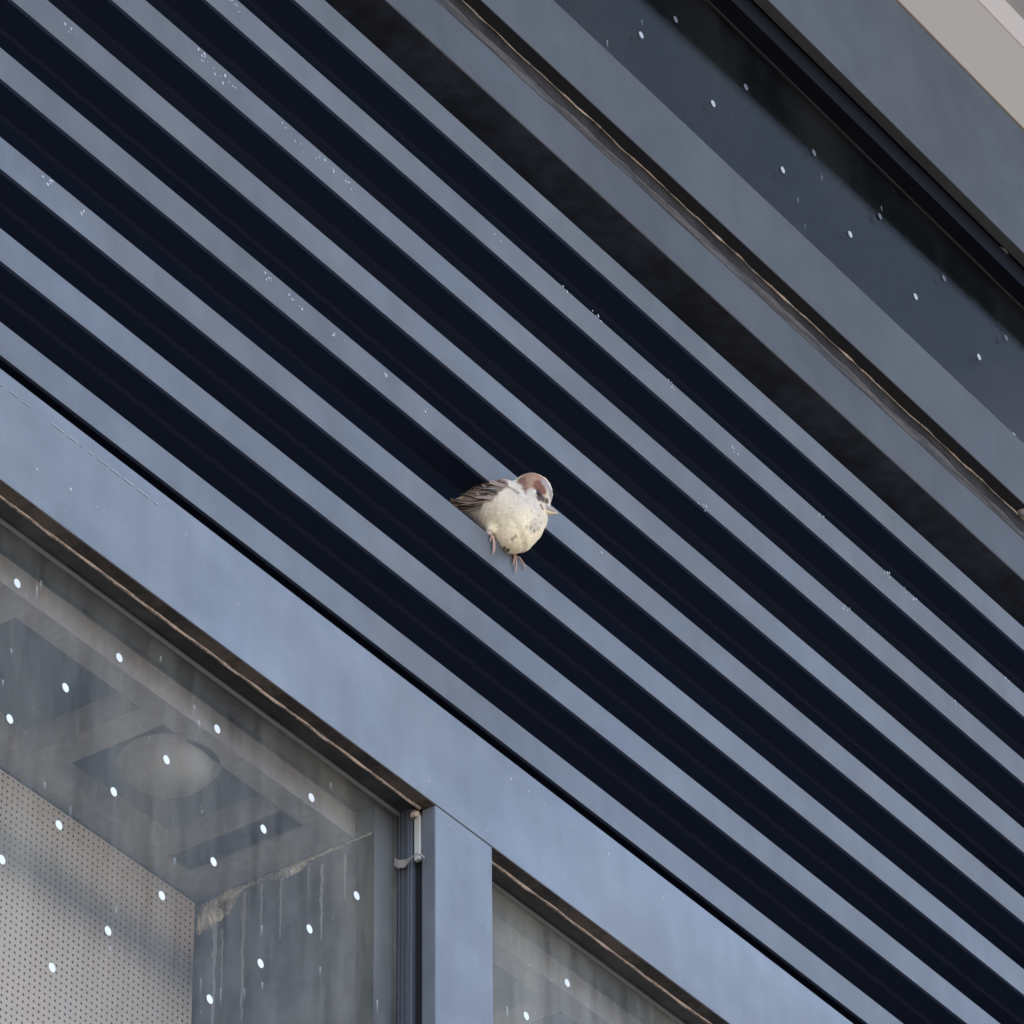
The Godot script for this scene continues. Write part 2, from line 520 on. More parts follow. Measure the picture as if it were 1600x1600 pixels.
	build("added_canopy", st, mats.dusty_charcoal, b)  # unseen overhang added so the upper glass reflects something dark
	one_box("floor_slab", Vector3(-4, 4.88, -6), Vector3(6, 4.96, -0.1202), mats.room, b)
	one_box("floor_slab", Vector3(-4, 6.11, -6), Vector3(6, 6.2, -0.0502), mats.room, b)
	# inside of the upper window: a panel added low behind the glass to lighten its lower part
	one_box("added_panel", Vector3(-0.7, 6.2, -0.10), Vector3(2.40, 6.375, -0.06), mats.sill, b)
	one_box("room_back", Vector3(-4, 6.2, -1.7), Vector3(6, 8.9, -1.6), mats.room, b)
	one_box("room_ceiling", Vector3(-4, 6.92, -1.5999), Vector3(6, 7.0, -0.2001), mats.room, b)
	one_box("room_back", Vector3(-4, 0.1, -1.7), Vector3(6, 4.8799, -1.6), mats.room, b)

# a thin strip of dirt along the facade with uneven edges
func wavy(st: SurfaceTool, lo: float, lo_amp: float, hi: float, hi_amp: float, z: float, seed_: int) -> void:
	var n := noise(seed_, 6.0, 4)
	var last := []
	for k in 700:
		var x := -1.2 + 4.6 * k / 699.0
		var row := [Vector3(x, lo + lo_amp * 1.6 * n.get_noise_1d(x), z), Vector3(x, hi + hi_amp * 1.6 * n.get_noise_1d(x + 31.0), z)]
		if k > 0:
			tri(st, last[0], row[0], row[1], Vector3.BACK)
			tri(st, last[0], row[1], last[1], Vector3.BACK)
			tri(st, last[0], row[0], row[0] - Vector3(0, 0, 0.0006), Vector3.DOWN)
			tri(st, last[0], row[0] - Vector3(0, 0, 0.0006), last[0] - Vector3(0, 0, 0.0006), Vector3.DOWN)
		last = row

func lump(st: SurfaceTool, at: Vector3, r: Vector3, seed_: int) -> void:
	var n := noise(seed_, 1.4, 3)
	var rows := []
	for i in 9:
		var row := []
		for k in 14:
			var th := PI * i / 8.0
			var ph := TAU * k / 14.0
			var d := Vector3(sin(th) * cos(ph), cos(th), sin(th) * sin(ph))
			row.append([at + d * r * (1.0 + 0.45 * n.get_noise_3dv(d * 1.3)), d])
		rows.append(row)
	for i in 8:
		for k in 14:
			var k2 := (k + 1) % 14
			smooth_tri(st, rows[i][k], rows[i][k2], rows[i + 1][k2])
			smooth_tri(st, rows[i][k], rows[i + 1][k2], rows[i + 1][k])

func make_louvre() -> void:
	var lv := thing("louvre_grille", "ventilation grille of eight long grey metal slats with black gaps", "louvre", Vector3(0.75, 5.0, 0.03))
	var at := -lv.position
	var rng := RandomNumberGenerator.new()
	rng.seed = 404
	var marks := {}
	for p: Vector2 in [Vector2(0.246, 5.648), Vector2(0.252, 5.645), Vector2(0.276, 5.640), Vector2(0.292, 5.643), Vector2(0.300, 5.641), Vector2(0.300, 5.768), Vector2(0.406, 5.650), Vector2(0.431, 5.642), Vector2(0.469, 5.648), Vector2(0.497, 5.644), Vector2(0.527, 5.647), Vector2(0.006, 5.522), Vector2(-0.015, 5.288), Vector2(0.043, 5.283), Vector2(0.376, 5.403), Vector2(0.427, 5.403), Vector2(0.511, 5.399), Vector2(0.606, 5.403), Vector2(0.687, 5.404), Vector2(0.838, 5.766), Vector2(0.988, 5.776), Vector2(1.758, 5.778), Vector2(1.815, 5.777), Vector2(1.827, 5.773), Vector2(1.641, 5.655), Vector2(1.700, 5.654), Vector2(2.081, 5.776), Vector2(1.937, 5.654), Vector2(1.922, 5.641), Vector2(1.055, 5.405), Vector2(1.373, 5.759), Vector2(1.230, 5.776), Vector2(1.053, 5.778), Vector2(1.586, 5.777), Vector2(1.534, 5.520), Vector2(1.296, 5.620)]:
		var k := int(round((p.y - 5.029) / 0.1213))
		if not marks.has(k):
			marks[k] = []
		for n in rng.randi_range(2, 6):
			marks[k].append(p + Vector2(rng.randf_range(-0.013, 0.013), rng.randf_range(-0.009, 0.004)) * float(n > 0))
	for k in 8:
		var y0 := 5.0080 + 0.1213 * k
		var y1 := y0 + 0.0427
		var st := begin()
		sweep(st, rect(0.0286, y0, 0.030, y1, 0.0005), 0, -0.80, 2.90)
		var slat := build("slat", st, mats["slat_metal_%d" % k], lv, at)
		slat.rotation.z = rng.randf_range(-0.00035, 0.00035)
		st = begin()
		sweep(st, PackedVector2Array([Vector2(0.0284, y0 + 0.0012), Vector2(0.0284, y1 - 0.001), Vector2(-0.055, y1 + 0.0225), Vector2(-0.060, y1 + 0.0225), Vector2(-0.060, y1 + 0.0145), Vector2(-0.0585, y1 + 0.0145), Vector2(-0.0575, y1 + 0.0202), Vector2(0.0246, y1 - 0.004), Vector2(0.0246, y0 + 0.0012)]), 0, -0.80, 2.90)
		build("blade", st, mats.black_blade, slat)
		if marks.has(k):
			flecks(slat, marks[k], 0.030, 20 + k, 0.0017)
	one_box("back_panel", Vector3(-1.7, 4.9601, -0.40), Vector3(3.9, 6.1099, -0.36), mats.black_back, lv).position = at
	for e: float in [-1.25, 3.13]:
		one_box("blank_panel", Vector3(e - (0.45 if e < 0 else 0.229), 4.972, -0.3), Vector3(e + (0.449 if e < 0 else 0.769), 5.985, 0.028), mats.metal, lv).position = at
	var st := begin()
	sweep(st, PackedVector2Array([Vector2(-0.08, 6.001), Vector2(-0.08, 5.9893), Vector2(0.0285, 5.9893), Vector2(0.0285, 5.9894), Vector2(-0.0502, 6.001)]), 0, -0.80, 2.90)
	one_box("plenum_lid", Vector3(-0.80, 5.9893, -0.3599), Vector3(2.90, 6.001, -0.0803), mats.black_blade, lv).position = at
	build("closing_panel", st, mats.dusty_charcoal, lv, at)

func make_bay(x0: float, x1: float, which: String) -> void:
	var y := 4.798
	# ceiling of the bay: a frame of bars around square recesses
	var c := thing("recessed_ceiling", "grey-brown ceiling grid with dark square recesses behind the " + which + " window", "ceiling", Vector3((x0 + x1) / 2, y, -0.13), "ceilings behind the lower windows")
	var at := -c.position
	one_box("bar", Vector3(x0, y, -0.066), Vector3(x1, y + 0.034, -0.036), mats.ceiling, c).position = at
	one_box("bar", Vector3(x0, y, -0.262), Vector3(x1, y + 0.034, -0.2285), mats.ceiling, c).position = at
	var k := 0
	var xx := 0.290 - 0.253 * 5
	while xx < x1:
		if xx > x0:
			one_box("bar", Vector3(xx, y, -0.2284), Vector3(xx + 0.040, y + 0.034, -0.0661), mats.ceiling, c).position = at
		xx += 0.253
		k += 1
	one_box("bar", Vector3(x1 - 0.095, y, -0.2284), Vector3(x1, y + 0.034, -0.0661), mats.ceiling, c).position = at
	one_box("recess_board", Vector3(x0, y + 0.0345, -0.262), Vector3(x1, y + 0.044, -0.036), mats.recess, c).position = at
	# perforated sheet at the back of the bay
	var s := thing("perforated_panel", "warm grey perforated metal sheet behind the " + which + " window", "perforated panel", Vector3((x0 + x1) / 2, 3.55, -0.255), "perforated sheets behind the lower windows")
	var st := begin()
	var soil := noise(61, 3.2, 3)
	var nx := 48
	var ny := 62
	var grid := []
	for j in ny + 1:
		for i in nx + 1:
			var p := Vector3(lerpf(x0, x1 - 0.012, float(i) / nx), lerpf(3.55, 4.787, float(j) / ny), -0.2555)
			var reflected_band := exp(-pow((p.y - 4.692) / 0.036, 2.0))  # dark reflection in the glass, painted into the sheet colours
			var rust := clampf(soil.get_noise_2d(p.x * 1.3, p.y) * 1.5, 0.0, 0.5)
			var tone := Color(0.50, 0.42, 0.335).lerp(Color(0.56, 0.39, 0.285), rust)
			grid.append([p, tone.lerp(Color(0.14, 0.135, 0.125), reflected_band * 0.92)])
	for j in ny:
		for i in nx:
			var o := j * (nx + 1) + i
			for t in [[0, 1, nx + 2], [0, nx + 2, nx + 1]]:
				var order := [t[0], t[2], t[1]]
				for d: int in order:
					st.set_normal(Vector3.BACK)
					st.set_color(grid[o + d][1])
					st.set_uv(Vector2(grid[o + d][0].x, grid[o + d][0].y) / 0.0088)
					st.add_vertex(grid[o + d][0])
	build("sheet", st, mats.perforated, s, -s.position)
	one_box("backing", Vector3(x0, 3.55, -0.30), Vector3(x1, 4.79, -0.29), mats.side_panel, s).position = -s.position
	# side panel
	var e := thing("side_panel", "dark grey end panel closing the bay at the right of the " + which + " window", "panel", Vector3(x1, 3.55, -0.13), "end panels of the window bays")
	st = begin()
	sweep(st, rect(x1, -0.266, x1 + 0.008, -0.0095), 1, 3.55, y - 0.0004)
	build("board", st, mats.side_panel, e, -e.position)

func make_bay_details() -> void:
	# round fitting under the ceiling
	var l := thing("ceiling_lamp", "round beige unlit ceiling lamp beside the dark recess in the left window", "lamp", Vector3(0.398, 4.798, -0.112))
	var prof := [[0.0, -0.024], [0.018, -0.0235], [0.032, -0.021], [0.042, -0.016], [0.047, -0.010], [0.048, 0.0], [0.057, 0.0], [0.058, 0.003], [0.056, 0.006]]
	for pair in [[0, 5, "diffuser"], [5, 8, "rim"]]:
		var st := begin()
		for i in range(pair[0], pair[1]):
			for k in 32:
				var quad := []
				for c in [[i, k], [i + 1, k], [i + 1, k + 1], [i, k + 1]]:
					var an: float = TAU * float(c[1]) / 32.0
					var r: float = prof[c[0]][0]
					var d: Array = [prof[c[0]][0], prof[c[0]][1]]
					quad.append([Vector3(cos(an) * r, d[1], sin(an) * r), (Vector3(cos(an) * r, -0.03 + r * 0.3, sin(an) * r)).normalized()])
				smooth_tri(st, quad[0], quad[1], quad[2])
				smooth_tri(st, quad[0], quad[2], quad[3])
		build(pair[2], st, mats.lamp if pair[2] == "diffuser" else mats.ceiling, l)
	# crust of sealant along the top edge of the side panel, with drips
	var cr := thing("sealant_crust", "ragged cream crust of old sealant with white drips on the end panel", "sealant", Vector3(0.64, 4.797, -0.13))
	var rng := RandomNumberGenerator.new()
	rng.seed = 71
	var n1 := noise(5, 60.0, 3)
	var st := begin()
	var rows := []
	var steps := 90
	for i in steps + 1:
		var t := float(i) / steps
		var z := -0.012 - 0.250 * t
		var thick := lerpf(0.0012, 0.004, smoothstep(0.0, 0.25, t))
		thick += 0.010 * smoothstep(0.32, 0.42, t) * (1.0 - smoothstep(0.52, 0.6, t))
		thick += 0.026 * smoothstep(0.72, 0.84, t)
		var mid := 4.7965 - 0.001 * t - 0.003 * smoothstep(0.3, 0.5, t) - 0.018 * smoothstep(0.7, 0.95, t)
		var hi := minf(4.7972, mid + thick * 0.55 + 0.002 * n1.get_noise_1d(t * 0.9)) - 0.0
		var lo := mid - thick * 0.6 - thick * 0.5 * absf(n1.get_noise_1d(t * 1.7 + 3.0))
		var row := []
		for k in 5:
			var s := k / 4.0
			var bulge := sin(PI * s) * (0.002 + thick * 0.12) * (1.0 + 0.7 * n1.get_noise_2d(t * 2.0, s * 0.05))
			row.append(Vector3(-0.0004 - bulge, lerpf(lo, hi, s) - 4.797, z + 0.13))
		rows.append(row)
	for i in steps:
		for k in 4:
			tri(st, rows[i][k], rows[i][k + 1], rows[i + 1][k + 1], (rows[i][k + 1] - rows[i][k]).cross(rows[i + 1][k + 1] - rows[i][k]).normalized() * signf((rows[i][k + 1] - rows[i][k]).cross(rows[i + 1][k + 1] - rows[i][k]).x * -1.0))
			tri(st, rows[i][k], rows[i + 1][k + 1], rows[i + 1][k], (rows[i + 1][k + 1] - rows[i][k]).cross(rows[i + 1][k] - rows[i][k]).normalized() * signf((rows[i + 1][k + 1] - rows[i][k]).cross(rows[i + 1][k] - rows[i][k]).x * -1.0))
	build("crust", st, mats.crust, cr)
	st = begin()
	for d in [[338, 0.03, 0.16, 0.0046], [383, 0.012, 0.17, 0.0040], [411, 0.010, 0.07, 0.0024], [441, 0.008, 0.085, 0.0028], [484, 0.006, 0.05, 0.0016], [505, 0.016, 0.10, 0.0030], [541, 0.014, 0.06, 0.0022], [350, 0.05, 0.10, 0.0022]]:
		var z: float = -0.005 - (590.0 - d[0]) * 0.000908
		var segs := 26
		var last := []
		for i in segs + 1:
			var t := float(i) / segs
			var y := 4.797 - float(d[1]) - float(d[2]) * t
			var wv: float = float(d[3]) * (0.5 + 0.5 * absf(n1.get_noise_2d(t * 0.4 + d[0], 2.0)) * 2.0) * (1.0 - 0.6 * t)
			var zz := z + 0.0018 * n1.get_noise_2d(t * 0.12, d[0])
			var row := [Vector3(-0.0009, y - 4.797, zz - wv + 0.13), Vector3(-0.0009, y - 4.797, zz + wv + 0.13)]
			if i > 0:
				tri(st, last[0], last[1], row[1], Vector3.LEFT)
				tri(st, last[0], row[1], row[0], Vector3.LEFT)
			last = row
	build("drip", st, mats.drip, cr).set_meta("kind", "stuff")
	# white spacer and peeling tape in the joint beside the mullion
	var sp := thing("spacer_strip", "short white plastic strip stuck in the joint left of the mullion", "plastic strip", Vector3(0.6735, 4.763, 0.027))
	st = begin()
	sweep(st, rect(-0.0025, -0.0042, 0.0025, 0.0042, 0.001), 1, 0.0, 0.058)
	build("strip", st, mats.white_plastic, sp)
	st = begin()
	lump(st, Vector3(-0.002, 0.0605, -0.003), Vector3(0.006, 0.006, 0.007), 12)
	build("sealant_blob", st, mats.sealant, sp)
	var tp := thing("tape_scrap", "curled scrap of grey tape peeling from the joint below the white strip", "tape", Vector3(0.668, 4.758, 0.02))
	st = begin()
	var path := [Vector3(-0.006, 0.002, -0.018), Vector3(-0.007, -0.004, -0.012), Vector3(-0.006, -0.006, -0.003), Vector3(-0.007, 0.001, 0.006), Vector3(-0.007, 0.004, 0.012), Vector3(-0.006, 0.001, 0.019), Vector3(-0.006, -0.005, 0.024)]
	for i in path.size() - 1:
		var p: Vector3 = path[i]
		var q: Vector3 = path[i + 1]
		var h0 := Vector3(0.001, 0.011 if i < 3 else 0.004, 0.0)
		var h1 := Vector3(0.001, 0.011 if i < 2 else 0.003, 0.0)
		var nn := (q - p).cross(h0).normalized()
		tri(st, p, q, q + h1, nn)
		tri(st, p, q + h1, p + h0, nn)
		tri(st, p - nn * 0.0004, q - nn * 0.0004, q + h1 - nn * 0.0004, -nn)
		tri(st, p - nn * 0.0004, q + h1 - nn * 0.0004, p + h0 - nn * 0.0004, -nn)
	build("strip", st, mats.tape, tp)

# ---------------------------------------------------------------- sparrow (local axes: x forward, y up, z to its right; millimetres until the end)
var caps := []

func at_side(px: float, py: float, z: float) -> Vector3:
	return Vector3((px - 784.75) / 1.3, ((854.3 - py) / 1.3 - 0.5865 * z) / 0.81, z)

func sdf(p: Vector3) -> float:
	var d := 1e3
	for c in caps:
		var a: Vector3 = c[0]
		var ab: Vector3 = c[4]
		var h := clampf((p - a).dot(ab) * float(c[5]), 0.0, 1.0)
		var e := (p - a - ab * h).length() - lerpf(c[1], c[3], h)
		var k := 9.0
		var m := maxf(k - absf(d - e), 0.0) / k
		d = minf(d, e) - m * m * k * 0.25
	return d

func cap(a: Vector3, ra: float, b: Vector3, rb: float) -> void:
	var ab := b - a
	caps.append([a, ra, b, rb, ab, 1.0 / maxf(ab.length_squared(), 1e-6)])

func on_skin(px: float, py: float) -> Vector3:
	var z := 55.0
	while z > -50.0:
		var p := at_side(px, py, z)
		if sdf(p) < 0.0:
			return p
		z -= 0.7
	return at_side(px, py, 0.0)

func mid(px: float, py: float) -> Vector3:      # a point of the bird's plane of symmetry
	var a := (px - 784.75) / 1.3
	return at_side(px, py, -0.14 * a)

func mirror(p: Vector3) -> Vector3:
	var n := Vector3(0.14, 0, 1).normalized()
	return p - 2.0 * p.dot(n) * n

func make_sparrow() -> void:
	var bird := thing("sparrow", "small brown and cream sparrow perched on the third slat from the bottom", "sparrow", Vector3(0.84, 5.2905, 0.03))
	var fwd := Vector3(0.57706, 0, 0.81664).normalized()
	bird.basis = Basis(fwd, Vector3.UP, fwd.cross(Vector3.UP))
	var mm := 0.001
	# body, neck and head
	cap(mid(805, 817), 30.0, mid(776, 801), 26.5)
	cap(mid(776, 801), 26.5, mid(738, 789), 13.0)
	cap(mid(738, 789), 13.0, mid(716, 786), 6.5)
	cap(mid(806, 835), 24.0, mid(800, 838), 22.0)
	cap(mid(785, 776), 22.0, mid(748, 777), 12.0)
	cap(mid(812, 795), 27.0, mid(828, 778), 23.0)
	cap(mid(831, 767), 21.8, mid(836, 769), 21.5)
	cap(mid(841, 784), 17.0, mid(846, 792), 10.0)
	cap(mid(836, 812), 16.0, mid(826, 822), 19.0)
	# thighs
	for s in 2:
		var top := on_skin(768, 822) + Vector3(0, 4, -8)
		var knee := at_side(763, 836, 20)
		if s == 1:
			top = Vector3(14, 30, -18)
			knee = Vector3(15, 17, -24)
		cap(top, 6.0, knee, 2.4)
	var ruffle := noise(3, 0.11, 3)
	var cell := 1.3
	var lo := Vector3(-62, -16, -46)
	var nx := 100
	var ny := 107
	var nz := 72
	var f := PackedFloat32Array()
	f.resize(nx * ny * nz)
	for k in nz:
		for j in ny:
			for i in nx:
				var p := lo + Vector3(i, j, k) * cell
				var d := sdf(p)
				if absf(d) < 3.0:
					d += 0.75 * ruffle.get_noise_3d(p.x * 0.7, p.y * 1.5, p.z * 1.5)
				f[(k * ny + j) * nx + i] = d
	var ids := {}
	var verts := PackedVector3Array()
	for k in nz - 1:
		for j in ny - 1:
			for i in nx - 1:
				var o := (k * ny + j) * nx + i
				var neg := 0
				for c in 8:
					if f[o + (c & 1) + ((c >> 1) & 1) * nx + (c >> 2) * nx * ny] < 0.0:
						neg += 1
				if neg == 0 or neg == 8:
					continue
				var sum := Vector3.ZERO
				var cnt := 0
				for c in 8:
					for axis in 3:
						if c & (1 << axis):
							continue
						var c2 := c | (1 << axis)
						var va: float = f[o + (c & 1) + ((c >> 1) & 1) * nx + (c >> 2) * nx * ny]
						var vb: float = f[o + (c2 & 1) + ((c2 >> 1) & 1) * nx + (c2 >> 2) * nx * ny]
						if (va < 0.0) != (vb < 0.0):
							var t := va / (va - vb)
							var pa := Vector3(c & 1, (c >> 1) & 1, c >> 2)
							var pb := Vector3(c2 & 1, (c2 >> 1) & 1, c2 >> 2)
							sum += pa.lerp(pb, t)
							cnt += 1
				ids[o] = verts.size()
				verts.append(lo + (Vector3(i, j, k) + sum / cnt) * cell)
	# plumage: patches of colour set on the skin, the same on both sides
	var patches := []
	var put := func(px: float, py: float, r: float, col: Color, soft := 3.0) -> void:
		var p := on_skin(px, py)
		patches.append([p, r, col, soft])
	var chest := Color(0.34, 0.19, 0.12)
	var dark := Color(0.115, 0.062, 0.044)
	for c in [[806, 748], [815, 742], [826, 740], [838, 743], [848, 750], [820, 750], [832, 748]]:
		put.call(c[0], c[1], 9.0, chest)
	for c in [[824, 753], [830, 757], [836, 752], [828, 763], [834, 761]]:
		put.call(c[0], c[1], 6.5, Color(0.37, 0.225, 0.155))
	for c in [[818, 757], [822, 765], [826, 772], [816, 750]]:
		put.call(c[0], c[1], 6.0, Color(0.22, 0.115, 0.085))
	for c in [[842, 756], [846, 762], [840, 763], [850, 767], [848, 757]]:
		put.call(c[0], c[1], 6.0, Color(0.19, 0.085, 0.06))
	for c in [[858, 762], [862, 772], [863, 782], [853, 755]]:
		put.call(c[0], c[1], 6.5, Color(0.31, 0.265, 0.24))
	for c in [[838, 774], [843, 779], [849, 781], [855, 783]]:
		put.call(c[0], c[1], 4.2, Color(0.10, 0.08, 0.07), 1.6)
	for c in [[830, 776], [834, 784], [838, 792], [826, 782], [842, 800], [832, 770]]:
		put.call(c[0], c[1], 7.0, Color(0.54, 0.465, 0.38))
	for c in [[800, 752], [808, 760], [812, 768], [816, 776]]:
		put.call(c[0], c[1], 6.5, Color(0.62, 0.53, 0.43))
	for k in 9:
		put.call(791.0 + k * 2.4, 757.0 + k * 1.7, 1.9, Color(0.20, 0.155, 0.12), 1.6)
	for c in [[778, 752], [786, 755], [770, 757], [760, 763]]:
		put.call(c[0], c[1], 5.0, dark)
	for c in [[790, 748], [796, 747]]:
		put.call(c[0], c[1], 4.5, Color(0.38, 0.24, 0.18))
	for c in [[745, 770], [730, 778], [722, 788], [738, 784], [755, 775]]:
		put.call(c[0], c[1], 7.5, Color(0.24, 0.165, 0.12))
	for c in [[846, 812], [842, 822], [836, 818], [840, 805], [832, 826]]:
		put.call(c[0], c[1], 7.0, Color(0.60, 0.50, 0.375))
	for c in [[831, 799], [834, 828], [830, 822], [837, 812], [823, 824], [845, 817], [840, 827], [842, 806], [836, 820]]:
		put.call(c[0], c[1], 2.2, Color(0.37, 0.32, 0.265), 2.4)
	put.call(835.0, 830.0, 1.8, Color(0.13, 0.12, 0.115), 1.6)
	put.call(829.0, 825.0, 1.6, Color(0.16, 0.15, 0.14), 1.6)
	for c in [[800, 843], [803, 840], [806, 838]]:
		put.call(c[0], c[1], 1.5, Color(0.13, 0.11, 0.09), 1.2)
	for c in [[788, 856], [793, 861]]:
		put.call(c[0], c[1], 2.6, Color(0.09, 0.075, 0.065), 1.4)
	for c in [[766, 829], [764, 833], [768, 831], [763, 837]]:
		put.call(c[0], c[1], 4.6, Color(0.40, 0.28, 0.205))
	for c in [[843, 771], [840, 769], [845, 775]]:
		put.call(c[0], c[1], 3.6, Color(0.07, 0.05, 0.045), 1.6)
	put.call(836.5, 768.5, 2.1, Color(0.78, 0.74, 0.68), 1.2)
	for c in [[848, 795], [846, 790]]:
		put.call(c[0], c[1], 2.8, Color(0.16, 0.10, 0.07), 1.4)
	var speck := noise(8, 0.22, 3)
	var barb := noise(12, 0.5, 2)
	var cols := []
	var norms := []
	for p in verts:
		var g := Vector3(sdf(p + Vector3(0.6, 0, 0)) - sdf(p - Vector3(0.6, 0, 0)), sdf(p + Vector3(0, 0.6, 0)) - sdf(p - Vector3(0, 0.6, 0)), sdf(p + Vector3(0, 0, 0.6)) - sdf(p - Vector3(0, 0, 0.6))).normalized()
		var r := Vector3(ruffle.get_noise_3d(p.x * 1.4 + 0.8, p.y * 2.5, p.z * 2.5), ruffle.get_noise_3d(p.x * 1.4, p.y * 2.5 + 40.0, p.z * 2.5), ruffle.get_noise_3d(p.x * 1.4, p.y * 2.5, p.z * 2.5 + 40.0))
		norms.append((g + r * 0.28).normalized())
		var belly := smoothstep(46.0, 14.0, p.y)
		var col := Color(0.64, 0.535, 0.405).lerp(Color(0.80, 0.67, 0.455), belly)
		if p.y > 66.0 and p.x < 8.0:
			col = col.lerp(Color(0.30, 0.22, 0.17), smoothstep(66.0, 76.0, p.y))
		var q := mirror(p)
		for pt in patches:
			var d: float = minf((p - pt[0]).length(), (q - pt[0]).length()) + 1.6 * speck.get_noise_3dv(p * 2.0)
			var wgt := 1.0 - smoothstep(float(pt[1]) - float(pt[3]), float(pt[1]) + float(pt[3]) * 0.6, d)
			if wgt > 0.0:
				col = col.lerp(pt[2], wgt)
		var v := 1.0 + 0.20 * speck.get_noise_3d(p.x * 0.8, p.y * 2.0, p.z * 2.0) + 0.14 * barb.get_noise_3dv(p)
		cols.append(Color(col.r * v, col.g * v, col.b * v))
	var st := begin()
	for k in range(1, nz - 1):
		for j in range(1, ny - 1):
			for i in range(1, nx - 1):
				var o := (k * ny + j) * nx + i
				for axis in 3:
					var step: int = [1, nx, nx * ny][axis]
					if (f[o] < 0.0) == (f[o + step] < 0.0):
						continue
					var s1: int = [nx, nx * ny, 1][axis]
					var s2: int = [nx * ny, 1, nx][axis]
					var quad := [ids[o], ids[o - s1], ids[o - s1 - s2], ids[o - s2]]
					var vs := []
					for id: int in quad:
						vs.append([verts[id] * mm, norms[id], cols[id]])
					smooth_tri(st, vs[0], vs[1], vs[2])
					smooth_tri(st, vs[0], vs[2], vs[3])
	build("body", st, mats.plumage, bird)
	# folded wings: overlapping feathers laid on the flank
	var brown := Color(0.105, 0.066, 0.046)
	var buff := Color(0.52, 0.40, 0.30)
	var deep := Color(0.03, 0.02, 0.016)
	var rows := [
		[742, 792, 702, 790, 4.2, deep, Color(0.26, 0.18, 0.14)], [748, 793, 710, 796, 4.4, deep, buff], [745, 785, 704, 784, 4.2, brown, buff],
		[756, 790, 722, 797, 4.6, deep, buff], [758, 783, 716, 789, 4.8, brown, buff], [762, 776, 722, 781, 4.8, brown, Color(0.40, 0.29, 0.21)],
		[768, 770, 730, 774, 4.8, brown, buff], [776, 764, 740, 769, 4.8, deep, buff], [782, 758, 748, 763, 4.4, brown, Color(0.36, 0.25, 0.18)],
		[772, 780, 744, 787, 5.0, Color(0.30, 0.22, 0.17), Color(0.56, 0.47, 0.38)], [778, 774, 752, 779, 4.6, deep, Color(0.52, 0.42, 0.34)],
		[784, 768, 760, 772, 4.6, Color(0.17, 0.12, 0.09), Color(0.58, 0.50, 0.42)], [790, 762, 766, 765, 4.2, Color(0.30, 0.21, 0.16), Color(0.60, 0.52, 0.45)]]
	for side in 2:
		var wing := begin()
		var lift := 0.4
		for r in rows:
			feather(wing, r, lift, side == 1, true)
			lift += 0.16
		build("wing", wing, mats.plumage, bird)
	# tail
	var tail := begin()
	for k in 5:
		feather(tail, [730, 790 - k * 0.6, 676 + absf(k - 2) * 2.0, 790 + k * 2.0, 3.6, brown, buff], 0.0, false, false, (k - 2) * 3.2)
	build("tail", tail, mats.plumage, bird)
	# beak
	for half in 2:
		st = begin()
		var root := on_skin(853.0, 792.0 if half == 0 else 797.0) - Vector3(1.5, 0, 3.5)
		var tip := at_side(873.5, 804.5 if half == 0 else 803.0, root.z + 1.0)
		var ring := []
		var axis := (tip - root).normalized()
		var sideways := Vector3(0.14, 0, 1).normalized()
		var upv := sideways.cross(axis).normalized()
		if upv.y < 0.0:
			upv = -upv
		for i in 8:
			var t := i / 7.0
			var wide := 4.6 * pow(1.0 - t, 0.75) + 0.25
			var high := (5.6 if half == 0 else 5.0) * pow(1.0 - t, 0.8) + 0.25
			var c := root.lerp(tip, t) + upv * (1.6 * sin(PI * t * 0.8) if half == 0 else -0.6 * sin(PI * t))
			var line := []
			for k in 12:
				var an := TAU * k / 12.0
				var hh := high if sin(an) * (1.0 if half == 0 else -1.0) > 0.0 else high * 0.25
				var d := sideways * cos(an) * wide + upv * sin(an) * hh
				line.append([(c + d) * mm, d.normalized()])
			ring.append(line)
		for i in 7:
			for k in 12:
				var k2 := (k + 1) % 12
				smooth_tri(st, ring[i][k], ring[i][k2], ring[i + 1][k2])
				smooth_tri(st, ring[i][k], ring[i + 1][k2], ring[i + 1][k])
		build("beak_half", st, mats.horn_dark if half == 0 else mats.horn, bird)
	# eyes
	for s in 2:
		var e := on_skin(842.5, 771.5)
		if s == 1:
			e = mirror(e)
		var n := (e - mid(834, 768)).normalized()
		st = begin()
		lump(st, (e + n * 0.1) * mm, Vector3.ONE * 2.7 * mm, 1)
		build("eye", st, mats.eye, bird)
	# legs: shank and toes that close on the slat's edge
	for s in 2:
		var x_on: float = [0.8165, 0.8645][s]
		var grip := bird.basis.inverse() * (Vector3(x_on, 5.2925, 0.0285) - bird.position) * 1000.0
		var hip: Vector3 = at_side(765, 829, 14) if s == 0 else Vector3(15, 17, -24)
		if s == 1:
			hip = grip + Vector3(-3.0, 13.0, 2.0)
		st = begin()
		tube(st, [hip * mm, hip.lerp(grip, 0.5) * mm + Vector3(0.0006, 0, 0), (grip + Vector3(0, 1.5, 0)) * mm], [1.7 * mm, 1.25 * mm, 1.5 * mm], 8)
		var leg := build("leg", st, mats.leg_skin, bird)
